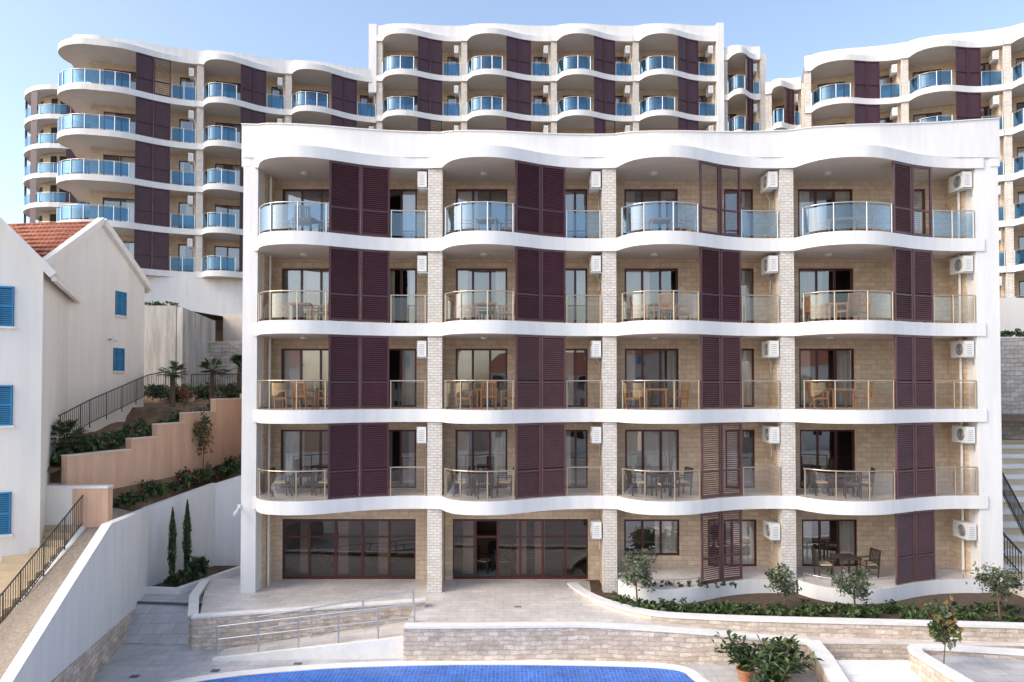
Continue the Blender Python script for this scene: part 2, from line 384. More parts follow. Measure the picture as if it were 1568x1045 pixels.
for fi,(z0,z1) in enumerate(floors):
    for bi,(a,b) in enumerate(bays):
        w=b-a
        d0,d1={0:(-9.0,-6.7),1:(-2.2,-.18),2:(4.4,6.5),3:(11.2,13.35)}[bi]
        e0,e1={0:(-4.95,-3.72),1:(2.0,2.95),2:(8.3,9.45),3:(15.0,16.2)}[bi]
        wall_open(walls,a-.1,b+.1,z0,z1,YB,[(d0,d1,z0+.02,z0+2.3),(e0,e1,z0+.02,z0+2.3)],BEIGE)
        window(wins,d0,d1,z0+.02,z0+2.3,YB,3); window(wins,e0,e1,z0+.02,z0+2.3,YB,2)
        gm=BGLASS if fi==3 else GLASS; rm=STEEL if fi==3 else BRASS
        u0,u1=[(.455,.775),(.455,.765),(.47,.75),(.475,.745)][bi]
        railing(rails,curve(a+.02,b,A,.02,u0-.01,.09),z0,gm,rm,post=1.05)
        railing(rails,curve(a,b-.05,A,u1+.01,1,.09),z0,gm,rm,post=1.05)
        um=(u0+u1)/2
        P=[(a+w*u,-A*prof(u)+.07) for u in (u0,um,u1)]
        op1=(bi==2 and fi in (0,3)); op2=(bi==2 and fi in (0,3)) or (bi==3 and fi==3)
        sm=SHUT2 if (bi==3 or (fi<=1 and bi>0)) else SHUT
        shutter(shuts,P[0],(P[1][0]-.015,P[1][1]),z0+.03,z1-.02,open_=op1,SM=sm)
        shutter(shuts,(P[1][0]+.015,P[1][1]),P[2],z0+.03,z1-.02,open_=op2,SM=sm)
        inst('air_conditioner',AC,((b+.02) if bi<3 else 17.05,.45,z0+1.92),0)
        wood=fi>=1
        c,tb=(CH,TB) if wood else (CHD,TBD); nm='wooden' if wood else 'wicker'
        x=a+w*U(.22,.28)
        inst(nm+'_table',tb,(x,.25,z0+.005),U(-.2,.2))
        inst(nm+'_chair',c,(x-.78,.2,z0+.005),math.pi/2+U(-.4,.4)); inst(nm+'_chair',c,(x+.82,.2,z0+.005),-math.pi/2+U(-.4,.4))
        if R()<.5: inst(nm+'_chair',c,(x+.1,-.45,z0+.005),math.pi+U(-.4,.4))
for fi,(z0,z1) in enumerate(floors):
    for (a,b) in bays: struct.cyl((a+1.5,.5,z1-.07),(a+1.5,.5,z1+.01),.13,ACW,n=12)
Zg=ZL[0]-TH
gf=MB()
wall_open(walls,-9.3,-3.0,0,Zg,YB,[(-9.27+.35,-3.74,.02,2.36)],BEIGE)
wall_open(walls,-2.6,3.4,0,Zg,YB,[(-2.3,2.95,.02,2.36)],BEIGE)
def store(a,b,n,skip=()):
    z0,z1=.02,2.36; y=YB+.1; f=.05
    gf.box(a,b,y-.04,y+.04,z1-.1,z1,FRAME); gf.box(a,b,y-.039,y+.039,z0,z0+.1,FRAME)
    for i in range(n+1):
        x=a+(b-a)*i/n; gf.box(max(a,x-f),min(b,x+f),y-.036,y+.036,z0+.1,z1-.1,FRAME)
    gf.box(a,b,y-.03,y+.03,1.62,1.68,FRAME)
    for i in range(n):
        if i in skip: continue
        xa=a+(b-a)*i/n; xb=a+(b-a)*(i+1)/n; t=U(-.01,.01)
        gf.quad((xa,y+t,z0),(xb,y-t,z0),(xb,y-t,z1),(xa,y+t,z1),SHOP)
    gf.quad((a-.5,6,0),(b+.5,6,0),(b+.5,6,3.0),(a-.5,6,3.0),ROOMW)
    gf.quad((a-.3,y+.2,.01),(b+.3,y+.2,.01),(b+.3,6,.01),(a-.3,6,.01),PAVE)
    for i in range(5):
        x=U(a+.5,b-.5); inst('wicker_chair',CHD,(x,U(2.6,4.4),.015),U(0,6))
    gf.box(a+.3,a+1.6,4.6,5.2,.02,1.1,WOOD)
    for i in range(3):
        x=U(a+.3,b-1); gf.box(x,x+.4,YB+.5,YB+.53,.1,2.3,CURT)
store(-8.92,-3.74,5); store(-2.3,2.95,6,skip=(1,))
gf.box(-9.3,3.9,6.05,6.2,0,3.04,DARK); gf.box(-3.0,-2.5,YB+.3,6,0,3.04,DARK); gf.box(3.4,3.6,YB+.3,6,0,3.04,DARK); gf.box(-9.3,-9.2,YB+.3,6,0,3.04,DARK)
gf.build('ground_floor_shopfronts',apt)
g0=.5
for bi in (2,3):
    a,b=bays[bi]; w=b-a
    if bi==2: d0,d1,e0,e1=4.35,6.5,7.6,9.5
    else: d0,d1,e0,e1=11.25,13.4,15.0,16.2
    zc=g0+.45 if bi==2 else g0+.02
    wall_open(walls,a-.1,b+.1,0,Zg,YB,[(d0,d1,zc,2.34),(e0,e1,g0+.02,2.34)],BEIGE)
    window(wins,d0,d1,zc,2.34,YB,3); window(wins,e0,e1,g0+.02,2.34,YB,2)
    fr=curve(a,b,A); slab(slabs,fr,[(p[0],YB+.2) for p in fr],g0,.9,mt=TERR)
    u0,u1=[(.47,.75),(.475,.745)][bi-2]; um=(u0+u1)/2
    P=[(a+w*u,-A*prof(u)+.12) for u in (u0,um,u1)]
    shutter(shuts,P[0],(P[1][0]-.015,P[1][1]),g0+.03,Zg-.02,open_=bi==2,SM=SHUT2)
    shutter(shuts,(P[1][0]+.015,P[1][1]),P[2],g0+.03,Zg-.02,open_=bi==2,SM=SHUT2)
    segs=((.02,u0-.01),(u1+.01,1)) if bi==3 else ((.02,u0-.01),)
    for (ua,ub) in segs:
        pts=curve(a,b,A,ua,ub,.1)
        rails.tube([(p[0],p[1],g0+.30) for p in pts],.02,STEEL)
        for p in pts[::4]: rails.cyl((p[0],p[1],g0),(p[0],p[1],g0+.3),.018,STEEL,n=6)
    inst('air_conditioner',AC,(b+.02 if bi==2 else 17.05,.45,1.9))
inst('wicker_table',TBD,(12.3,.3,g0+.005),.1); inst('wicker_chair',CHD,(13.1,.3,g0+.005),-1.4); inst('wicker_chair',CHD,(11.5,.3,g0+.005),1.5)
inst('air_conditioner',AC,(3.35,.45,1.95))
for z in ZL+[ZC]:
    pts=[(-9.88-1.35*math.sin(math.pi*i/16)**.6,2.2+6*i/16) for i in range(17)]
    slab(slabs,pts[::-1],[(-9.8,p[1]) for p in pts[::-1]],z,.44)
    if z<ZC: railing(rails,[(p[0]+.08,p[1]) for p in pts[1:-1]],z,GLASS,BRASS)
for nme,mb in (('balcony_slabs',slabs),('stone_walls',walls),('windows',wins),('balcony_railings',rails),('louvre_shutters',shuts),('piers_and_columns',struct)): mb.build(nme,apt)
cc=MB(); cc.box(-9.99,-9.88,-.08,.04,3.05,3.2,ACW); cc.cyl((-9.93,-.05,3.12),(-9.93,-.25,3.05),.02,ACW); cc.cyl((-9.93,-.2,3.03),(-9.93,-.5,2.93),.055,ACW,n=10); cc.build('security_camera')

# ------------------------------------------------------------ hotel behind
hotel=empty('hotel_building')
HS=MB();HW=MB();HN=MB();HR=MB();HH=MB();HC=MB()
allm=[HS,HW,HN,HR,HH,HC]
def hseg(p,q,ztop,nl,parap=.9,last=True,endround=False,base=None):
    L=math.hypot(q[0]-p[0],q[1]-p[1]); ang=math.atan2(q[1]-p[1],q[0]-p[0])
    T=Matrix.Translation((p[0],p[1],0))@Matrix.Rotation(ang,4,'Z')
    for m in allm: m.T=T
    cw=.45; a,b=(cw,L)
    A=1.25
    if endround: a=1.0
    cv=curve(a,b,A)
    wx0=a
    if endround:
        arc=[(1.9+2.9*math.cos(math.radians(t)),1.2+2.45*math.sin(math.radians(t))) for t in range(150,262,9)]
        cv=[(-.9,5.0)]+arc+[c for c in cv if c[0]>a+.19*(b-a)]
        wx0=.9
    else: cv=[(0,-.13)]+cv
    if endround: bk=[(1.9,6) if c[0]<1.9 else (c[0],6) for c in cv]
    else: bk=[(c[0],6) for c in cv]
    zz=[ztop-3.1*i for i in range(nl+1)]
    for i,z in enumerate(zz):
        slab(HS,cv,bk,z,.42)
        if i==0: continue
        z0,z1=z,z+3.1-.42
        d0=a+.10*(b-a); d1=a+.42*(b-a); e0=a+.80*(b-a); e1=a+.95*(b-a)
        wall_open(HW,wx0,b,z0,z1,1.5,[(d0,d1,z0+.02,z0+2.25),(e0,e1,z0+.02,z0+2.25)],HBEIGE,.12)
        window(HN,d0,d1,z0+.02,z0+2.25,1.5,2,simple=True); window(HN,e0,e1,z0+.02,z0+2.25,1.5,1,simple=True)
        if endround: HW.quad((.9,5,z0),(.9,1.5,z0),(.9,1.5,z1),(.9,5,z1),HBEIGE)
        HW.box(b-.2,b,.4,1.6,z0,z1,HBEIGE)
        u0,u1=.47,.76
        rc=[(c[0]+(.06 if (endround and c[0]<1.9) else 0),c[1]+.09) for c in cv[(1 if not endround else 0):] if c[0]<a+(b-a)*(u0-.01)]
        railing(HR,rc,z0,HGLASS,STEEL,post=.9,pr=.035)
        railing(HR,curve(a,b-.03,A,u1+.01,1,.09),z0,HGLASS,STEEL,post=1,pr=.035)
        P=[(a+(b-a)*u,-A*prof(u)+.03) for u in (u0,(u0+u1)/2,u1)]
        op=R()<.12
        shutter(HH,P[0],(P[1][0]-.012,P[1][1]),z0+.03,z1-.02,slats=False,SM=HSHUT)
        if op: shutter(HH,(P[1][0]+.012,P[1][1]),P[2],z0+.03,z1-.02,pitch=.13,open_=True,SM=HSHUT)
        else: shutter(HH,(P[1][0]+.012,P[1][1]),P[2],z0+.03,z1-.02,slats=False,SM=HSHUT)
        inst('air_conditioner',AC,tuple(T@Vector((b-.15,.5,z0+1.85))),ang)
        if not endround: HC.box(0,cw,0,.45,z0,z1,WSTONE)
    if last: HC.box(L,L+cw,0,.45,zz[-1],zz[0],WSTONE)
    if endround==False: HC.box(0,cw,.45,1.6,zz[-1],zz[0]-.43,HBEIGE)
    pfr=[(c[0],c[1]*.3) for c in cv]
    if endround: pfr=[(c[0]+(.8 if c[0]<1.9 else 0),max(c[1]*.4-.05,c[1]) if c[0]<1.9 else c[1]*.3) for c in cv]
    k=len(pfr)
    v=[(x,y,ztop-.02) for x,y in pfr]+[(x,y,ztop+parap) for x,y in pfr]+[(x,y+.3,ztop+parap) for x,y in pfr]
    HC.add(v,[(i,i+1,k+i+1,k+i) for i in range(k-1)],WHITE,True); HC.add(v,[(k+i,k+i+1,2*k+i+1,2*k+i) for i in range(k-1)],WHITE)
    if base is not None:
        HC.box(-.2 if not endround else .2,L+.2,-.1,.3,base,zz[-1]-.42,WHITE)
    for m in allm: m.T=None
LW=[(-30.6,21.8),(-22.8,24),(-16.9,25.5),(-10.4,27)]
for i in range(3): hseg(LW[i],LW[i+1],31.2,5,parap=.6,last=False,endround=(i==0),base=11.5)
CW=[(-10.4,27),(-3.9,27),(3.0,27),(9.3,27),(15.7,27)]
for i in range(4): hseg(CW[i],CW[i+1],34.4,4,parap=.8,last=i==3)
HC.box(-11.0,-10.4,26.9,33,30,35.3,WHITE); HC.box(15.7,16.2,26.7,33,12,35.3,WHITE)
hseg((16.1,27.0),(19.0,26.8),32.9,6,parap=.6,last=True)
hseg((19.3,26.6),(21.6,25.6),30.1,5,parap=.5,last=True)
RW=[(21.6,25),(27.6,23),(33.4,21),(40,18.4),(48,15)]
for i in range(4): hseg(RW[i],RW[i+1],31.1,6,parap=.75,last=i==3,base=9)
HC.box(-29,-10,31,32,8,31.5,WHITE); HC.box(-11,16,32,33,8,34.5,WHITE); HC.box(16,48,31,32,8,31,WHITE)
HC.cyl((-3.2,30,34),(-3.2,30,36.8),.03,STEEL)
HC.cyl((39,24,31),(39,24,34.6),.03,STEEL); HC.cyl((38.6,24,34),(39.4,24,34),.02,STEEL)
for nme,mb in (('balcony_slabs',HS),('stone_walls',HW),('windows',HN),('glass_railings',HR),('shutters',HH),('columns_and_parapets',HC)): mb.build(nme,hotel)
tw=MB(); cx,cy,r=-47.6,50,5.2
for i in range(10):
    z=38.6-3.05*i
    tw.prism([(cx+r*math.cos(t),cy+r*math.sin(t)) for t in [2*math.pi*k/32 for k in range(32)]],z-.5,z,WHITE)
    tw.prism([(cx+(r-1.4)*math.cos(t),cy+(r-1.4)*math.sin(t)) for t in [2*math.pi*k/24 for k in range(24)]],z-3.05,z-.5,HBEIGE)
    for k in range(24):
        t0=2*math.pi*(k+.15)/24;t1=2*math.pi*(k+.85)/24
        if k%3==1:
            rr=r-.05; tw.quad((cx+rr*math.cos(t0),cy+rr*math.sin(t0),z-3),(cx+rr*math.cos(t1),cy+rr*math.sin(t1),z-3),(cx+rr*math.cos(t1),cy+rr*math.sin(t1),z-.5),(cx+rr*math.cos(t0),cy+rr*math.sin(t0),z-.5),HSHUT)
        else:
            rr=r-1.36; tw.quad((cx+rr*math.cos(t0),cy+rr*math.sin(t0),z-2.9),(cx+rr*math.cos(t1),cy+rr*math.sin(t1),z-2.9),(cx+rr*math.cos(t1),cy+rr*math.sin(t1),z-.9),(cx+rr*math.cos(t0),cy+rr*math.sin(t0),z-.9),DARK)
    railing(tw,[(cx+(r-.1)*math.cos(t),cy+(r-.1)*math.sin(t)) for t in [2*math.pi*k/32 for k in range(33)]],z-3.05,HGLASS,STEEL,post=1.5)
tw.box(cx-2.5,cx+3,cy-2,cy+3,38.6,40,WHITE); tw.box(cx-1.5,cx+2,cy-1,cy+2,40,40.8,WHITE)
tw.tube([(cx-1.4,cy-1,41.4),(cx+1.9,cy-1,41.4)],.04,STEEL)
tw.box(cx-.5,cx+14,cy+1,cy+6,8,38,WHITE)
tw.build('hotel_round_tower')

# ------------------------------------------------------------ ground
g=MB(); g.quad((-900,-900,-3.0),(900,-900,-3.0),(900,1200,-3.0),(-900,1200,-3.0),LAND); g.build('ground')
def path_strip(mb,pts,w,z0,z1,m,mt=None,capz=.06):
    n=len(pts); L=[];Rr=[]
    for i,p in enumerate(pts):
        a=pts[max(0,i-1)];b=pts[min(n-1,i+1)]; dx,dy=b[0]-a[0],b[1]-a[1]; l=math.hypot(dx,dy); nx,ny=-dy/l,dx/l
        L.append((p[0]+nx*w/2,p[1]+ny*w/2)); Rr.append((p[0]-nx*w/2,p[1]-ny*w/2))
    Z=lambda z,i: z[i] if isinstance(z,(list,tuple)) else z
    v=[]
    for i in range(n): v+=[(L[i][0],L[i][1],Z(z0,i)),(L[i][0],L[i][1],Z(z1,i)),(Rr[i][0],Rr[i][1],Z(z1,i)),(Rr[i][0],Rr[i][1],Z(z0,i))]
    f=[]
    for i in range(n-1):
        k=4*i
        f+=[(k,k+1,k+5,k+4),(k+2,k+3,k+7,k+6),(k+1,k+2,k+6,k+5)]
    mb.add(v,f+[(0,3,2,1),(4*n-4,4*n-3,4*n-2,4*n-1)],m)
    if mt:
        w2=w+.06; v=[]
        for i,p in enumerate(pts):
            cxx=(L[i][0]-p[0])*w2/w; cyy=(L[i][1]-p[1])*w2/w; z=Z(z1,i)
            v+=[(p[0]+cxx,p[1]+cyy,z+.002),(p[0]+cxx,p[1]+cyy,z+capz),(p[0]-cxx,p[1]-cyy,z+capz),(p[0]-cxx,p[1]-cyy,z+.002)]
        f=[]
        for i in range(n-1):
            k=4*i; f+=[(k,k+1,k+5,k+4),(k+2,k+3,k+7,k+6),(k+1,k+2,k+6,k+5),(k+3,k,k+4,k+7)]
        mb.add(v,f+[(0,3,2,1),(4*n-4,4*n-3,4*n-2,4*n-1)],mt)
def smooth(pts,k=6):
    out=[]
    P=[pts[0]]+list(pts)+[pts[-1]]
    for i in range(1,len(P)-2):
        p0,p1,p2,p3=[Vector(p) for p in P[i-1:i+3]]
        for j in range(k):
            t=j/k; out.append(tuple(.5*((2*p1)+(-p0+p2)*t+(2*p0-5*p1+4*p2-p3)*t*t+(-p0+3*p1-3*p2+p3)*t**3)))
    out.append(tuple(pts[-1])); return out
dk=MB(); dk.quad((-40,-60,-1.0),(60,-60,-1.0),(60,0,-1.0),(-40,0,-1.0),PAVE)
dk.build('pool_deck')
tr=MB()
fw=smooth([(-3.35,-3.5,0),(-1,-3.48,0),(.8,-3.42,0),(2.6,-3.38,-.02),(5.4,-3.6,-.12),(7.4,-3.75,-.25),(9.1,-3.95,-.34)],5)
poly=[(p[0],p[1]) for p in fw]; zt=[p[2] for p in fw]
poly2=poly+[(9.1,-1.5),(2.5,1.8),(-3.35,1.8)]; z2=zt+[-.34,0,0]
tr.prism(poly2,-1.1,z2,LOWSTONE,TERR)
tr.prism([(-10.2,-2.55),(-3.35,-1.5),(-3.35,1.8),(-12.5,1.8),(-11.6,1.0)],-1.1,[0,0,0,0,0],LOWSTONE,TERR)
tr.prism([(9.1,-3.95),(40,-5.2),(40,1.8),(9.1,1.8)],-1.1,-.345,LOWSTONE,TERR)
for x,y in ((.2,-1.6),(3.1,-1.2)): tr.box(x-.12,x+.12,y-.05,y+.05,-.02,.006,ACG)
tr.build('terrace')
lp=MB()
lp.prism([(-14.5,-.6),(-10.3,-.9),(-9.8,0),(-9.8,20),(-14.5,20)],-1.1,-.12,CONC,PAVE)
lp.prism([(-14.5,-2.2),(-10.2,-2.4),(-10.3,-.9),(-14.5,-.6)],-1.1,[-.96,-.96,-.124,-.124],CONC,PAVE)
lp.prism([(-13.6,-.75),(-10.5,-1.05),(-10.5,-.90),(-13.6,-.60)],-.13,-.105,ACG)
lp.build('side_pavement')
dr=MB(); dr.box(-9.0,-8.76,-4.5,-4.3,-1.0,-.99,ACG); dr.box(-6.7,-6.45,-3.95,-3.8,-1.0,-.99,ACG); dr.box(-11.2,-10.95,-4.9,-4.7,-1,-.99,ACG); dr.build('drain_cover')
mw=MB()
path_strip(mw,[(p[0],p[1]-.14) for p in fw],.3,-1.05,[p[2]+.04 for p in fw],LOWSTONE,CAP,.07)
mw.build('curved_terrace_wall')
rw=MB(); path_strip(rw,[(9.15,-4.0),(9.0,-5.2),(8.6,-7.0),(8.0,-9.5)],.4,-1.3,[-.30,-.30,-.30,-.30],LOWSTONE,CAP,.07); rw.build('stair_side_wall')
st=MB()
for i in range(10):
    st.box(9.2-.12*i,12.0,-5.2-.34*i-.34,-5.2-.34*i,-1.6,-.36-.13*i,CAP)
st.build('garden_stairs')
rp=MB()
path_strip(rp,smooth([(11.6,-8.6),(11.45,-6.6),(11.5,-5.35),(12.4,-5.25),(15,-5.7),(20,-6.4)],4),.3,-1.2,-.02,LOWSTONE,CAP,.07)
rp.prism([(11.8,-9),(20,-9),(20,-6.6),(15,-5.9),(12.4,-5.45),(11.7,-5.5)],-1,-.12,SOIL,PAVE)
rp.build('corner_planter')
rm_=MB()
path_strip(rm_,[(-11.7,1.2),(-11.2,-.8),(-10.35,-2.7)],.26,-1.05,[.12,.10,.06],LOWSTONE,CAP,.06)
path_strip(rm_,[(-10.35,-2.72),(-7,-2.2),(-2.95,-1.55)],.26,-1.05,[.03,.09,.19],LOWSTONE,CAP,.06)
rm_.build('ramp_parapet_wall')
ra=MB(); ra.prism([(-9.3,-3.55),(-3.36,-3.35),(-3.36,-1.75),(-9.3,-2.75)],-1.05,[-.98,-.40,-.40,-.98],LOWSTONE,TERR)
path_strip(ra,[(-9.3,-3.6),(-3.4,-3.4)],.14,-1.05,[-.93,-.35],CAP)
ra.build('access_ramp')
hr=MB()
pts=[]
for i in range(6):
    t=i/5; x=-9.2+6.2*t; y=-3.5+(.35*t); z=-.95+.6*t
    if i==5: x=-3.1
    hr.cyl((x,y,z),(x,y,z+.95),.03,STEEL,n=8); pts.append((x,y,z))
for h in (.95,.55): hr.tube([(p[0],p[1],p[2]+h) for p in pts],.028,STEEL,8)
for i in range(4):
    t=i/3; x=-8.2+4.9*t; y=-2.75+.75*t; z=-.9+.6*t; hr.cyl((x,y,z),(x,y,z+.95),.03,STEEL,n=8)
hr.tube([(-8.2,-2.75,.05),(-3.3,-2.0,.65)],.028,STEEL,8); hr.tube([(-8.2,-2.75,-.35),(-3.3,-2.0,.25)],.028,STEEL,8)
hr.build('ramp_handrail')
pl=MB()
arc=smooth([(-12,-7.2),(-9.2,-5.1),(-6,-4.22),(-3,-3.92),(-1,-3.86),(2,-3.92),(4.9,-4.22),(5.5,-5.3),(6.3,-7.0)],8)
path_strip(pl,arc+[(-1,-7.6),(-12,-7.2)],.36,-1.0,-.955,CAP)
pl.build('pool_coping')
wt=MB(); wt.add([(p[0],p[1],-.975) for p in arc]+[(-1,-7.6,-.975)],[tuple(range(len(arc)+1))],MOS); wt.build('swimming_pool_water')
rim=smooth([(2.25,.75),(2.6,-.4),(3.3,-1.5),(4.6,-2.6),(6.6,-3.0),(8.6,-3.2),(12.6,-3.5),(15.6,-3.75),(20,-4.2)],6)
pw=MB(); path_strip(pw,rim,.3,-1.05,.08,LOWSTONE,CAP,.08); pw.build('planter_wall')
so=MB(); so.prism([(p[0],p[1]+.1) for p in rim if p[0]>2.5]+[(20,1.6),(3.0,1.6),(2.9,.2)],-.9,.0,SOIL); so.build('planter_soil')

# ------------------------------------------------------------ left garden, walls, houses
def vwall(mb,pts,z0,z1,th,m,cap=None):
    path_strip(mb,pts,th,z0,z1,m,cap,.05)
vw=MB()
pp=[(-13.7,.6),(-12.72,-3.5),(-12.0,-6.5),(-11.3,-9.6),(-10.8,-11.7)]
vwall(vw,pp,[-.35,-.1,.05,.2,.3],[2.95,3.2,2.15,.95,.1],.28,WHITE)
vwall(vw,pp,-1.05,[-.352,-.102,.048,.198,.298],.34,LOWSTONE)
vw.build('white_stair_wall')
v2=MB(); vwall(v2,[(-13.95,.9),(-12.5,3.7)],-.2,[2.9,3.45],.26,WHITE); vwall(v2,[(-12.4,3.75),(-10.0,3.9)],-.2,[3.45,4.2],.26,WHITE)
v2.box(-14.1,-13.75,.61,.95,-.5,2.86,LOWSTONE); v2.build('white_garden_wall')
cb=MB(); path_strip(cb,[(-13.5,.30),(-12.25,.2),(-11.0,3.6)],.2,-.2,.12,CAP); cb.prism([(-13.6,.4),(-12.3,.3),(-11.1,3.6),(-12.5,3.6)],-.2,.03,SOIL); cb.build('cypress_planter')
bd=MB(); bd.add([(-13.9,.8,2.7),(-12.4,3.8,3.25),(-9.9,3.9,3.9),(-9.9,7.2,4.1),(-12.6,7.2,4.1),(-15.7,-.9,3.8)],[(0,1,4,5),(1,2,3,4)],LAND)
bd.add([(-13.9,.8,2.7),(-13.2,-1.2,2.75),(-16.5,-1.2,2.75),(-15.7,-.9,3.7)],[(0,1,2,3)],GRAVEL); bd.build('garden_bed')
pc=MB(); S=[(-15.7,-1.0),(-12.7,7.0)]
steps=[(0,.30,5.05),(.30,.44,5.45),(.44,.60,5.95),(.60,.80,6.35),(.80,1.0,6.9)]
for a,b,z in steps:
    p=(S[0][0]+3*a,S[0][1]+8*a); q=(S[0][0]+3*b,S[0][1]+8*b); path_strip(pc,[p,q],.3,2.6,z,PEACH,PINK,.05)
path_strip(pc,[(-12.7,7.0),(-9.9,7.2)],.3,3.5,7.1,PEACH,PINK,.05)
path_strip(pc,[(-15.9,-1.0),(-17.2,-.9)],.3,2.0,4.05,HWHITE,PINK,.05)
pc.build('peach_retaining_wall')
gw=MB(); path_strip(gw,[(-17,-1.35),(-15.1,-1.33)],.3,1.5,4.0,HWHITE,CAP,.08); path_strip(gw,[(-15.1,-1.33),(-13.9,-1.3)],.3,1.5,4.0,PEACH,CAP,.08); gw.build('garden_boundary_wall')
hs=MB(); rows=[];NX=40
ys=[-1.3+.5*i for i in range(37)]
for y in ys:
    xl=-15.8+ (y+1)*3/8 if y<7 else -9.9
    r=[]
    for i in range(NX):
        x=-34+(xl+34)*(i/(NX-1))**.6
        z=4.55+(y+1)/16*2.5+ .12*math.sin(x*3.1+y*2.3)+U(-.05,.05)+max(0,min(1,(-x-13)/3))*.15
        if y>7: z=max(z,6.5)
        r.append((x,y,z))
    rows.append(r)
v=[p for r in rows for p in r]
hs.add(v,[(j*NX+i,j*NX+i+1,(j+1)*NX+i+1,(j+1)*NX+i) for j in range(len(ys)-1) for i in range(NX-1)],LAND,True)
hs.quad((-300,15.3,12.0),(-19.3,15.3,12.0),(-19.3,600,30),(-300,600,30),LAND)
hs.quad((-19.3,20.6,12.2),(17.5,20.6,12.2),(17.5,600,30),(-19.3,600,30),LAND)
hs.quad((17.5,14.7,12.0),(300,14.7,12.0),(300,600,30),(17.5,600,30),LAND)
hs.quad((-19.2,17.2,10.0),(17.5,17.2,10.0),(17.5,20.6,10.2),(-19.2,20.6,10.2),GRAVEL)
hs.quad((18,8,5.8),(300,8,5.8),(300,14.6,6.5),(18,14.6,6.5),LAND)
hs.build('hillside')
cw=MB(); path_strip(cw,[(-40,15.2),(-19.6,15.0)],.5,5,12.2,CONC); path_strip(cw,[(-19.4,14.76),(-18.9,18)],.4,5,[12.1,11.6],CONC)
for i in range(9): cw.box(-39+2.3*i,-38.98+2.3*i,14.92,14.94,5,12,ACG)
cw.build('concrete_retaining_wall')
sw=MB(); path_strip(sw,[(-19.0,17.5),(-9.5,17.0)],.5,5,10.2,TANSTONE,PINK); path_strip(sw,[(-19.2,20.5),(-9.5,20.5)],.4,9,12.3,PINK); sw.build('stone_retaining_wall')
sr=MB(); path_strip(sr,[(18.2,10.5),(60,11)],.5,-1,10.0,TANSTONE,CAP); path_strip(sr,[(18.2,14.6),(60,14.6)],.5,5,12.6,HWHITE); sr.build('stone_retaining_wall')
rs=MB()
for i in range(24): rs.box(18.6,26,.6+.38*i,.6+.38*i+.38,-1,.2+.2*i,STEP if i%2 else CAP)
rs.box(18.2,26,-3,.6,-1,.1,LOWSTONE); rs.build('outdoor_stairs')
rr_=MB()
for (xa,xb) in ((19.0,19.3),(19.9,23.2)):
    A0=Vector((xa,.6,.3)); B0=Vector((xb,9.4,4.9)); up=Vector((0,0,1))
    rr_.tube([A0+up,B0+up],.04,BLACK); rr_.tube([A0+up*.2,B0+up*.2],.025,BLACK)
    for i in range(60):
        p=A0+(B0-A0)*i/59; rr_.cyl(p,p+up,.016,BLACK,n=5)
rr_.build('stair_railing')

def railbars(mb,p,q,h=1.05,sp=.13,m=BLACK):
    p=Vector(p);q=Vector(q);L=(q-p).length;n=int(L/sp)
    up=Vector((0,0,h)); mb.tube([p+up,q+up],.025,m); mb.tube([p+Vector((0,0,.1)),q+Vector((0,0,.1))],.018,m)
    for i in range(n+1):
        a=p+(q-p)*i/n; mb.cyl(a+Vector((0,0,.1 if i%10 else -.1)),a+up,.011 if i%10 else .022,m,n=5)
fe=MB(); railbars(fe,(-17.2,-.2,5.0),(-17.3,3,5.9)); railbars(fe,(-17.3,3,5.9),(-17.6,8,7.0)); railbars(fe,(-17.6,8,7.0),(-17.2,11,7.4)); fe.build('metal_fence')
fe=MB(); railbars(fe,(-16.2,9.5,7.0),(-9.9,9.5,7.0),1.1,.12); fe.build('metal_fence')
fe=MB(); railbars(fe,(-14.75,-1.4,2.75),(-14.6,-5.3,.55),1.05,.12); railbars(fe,(-14.6,-5.3,.55),(-14.2,-9,-.6),1.05,.12); fe.build('metal_stair_railing')
sl=MB()
for i in range(22): sl.box(-18,-14.85,-1.3-.33*(i+1),-1.3-.33*i,-3,2.75-.175*i,STEP)
sl.add([(-14.85,-1.2,2.76),(-13.2,-1.2,2.76),(-12.6,-3.5,2.0),(-14.7,-4,1.3)],[(0,1,2,3)],GRAVEL)
sl.add([(-14.7,-4,1.3),(-12.6,-3.5,2.0),(-11.2,-9.6,0.2),(-14.2,-9,-.6)],[(0,1,2,3)],GRAVEL)
path_strip(sl,[(-14.75,-1.3),(-14.6,-5.3),(-14.2,-9)],.25,-1,[2.78,.58,-.55],CAP)
sl.build('garden_staircase')

def shut_window(mb,c,dirv,w,h,n):
    d=Vector((dirv[0],dirv[1],0));nn=Vector((n[0],n[1],0));c=Vector(c);z=Vector((0,0,1))
    def bx(s0,s1,z0,z1,o0,o1,m):
        v=[tuple(c+d*s+z*t+nn*o) for t in (z0,z1) for o in (o0,o1) for s in (s0,s1)]
        mb.add(v,[(0,2,3,1),(4,5,7,6),(0,1,5,4),(2,6,7,3),(0,4,6,2),(1,3,7,5)],m)
    for k in (0,1):
        s=w/2*k
        bx(s+.01,s+.06,0,h,.0,.05,BLUE); bx(s+w/2-.06,s+w/2-.01,0,h,.0,.05,BLUE)
        bx(s+.06,s+w/2-.06,0,.06,0,.048,BLUE); bx(s+.06,s+w/2-.06,h-.06,h,0,.048,BLUE); bx(s+.06,s+w/2-.06,h*.5-.03,h*.5+.03,0,.048,BLUE)
        zz=.08
        while zz<h-.08: 
            bx(s+.06,s+w/2-.06,zz,zz+.035,.01,.038,BLUE); zz+=.06
    bx(0,w,0,h,-.02,.004,BLACK); bx(-.05,w+.05,-.07,-.003,0,.09,HWHITE)
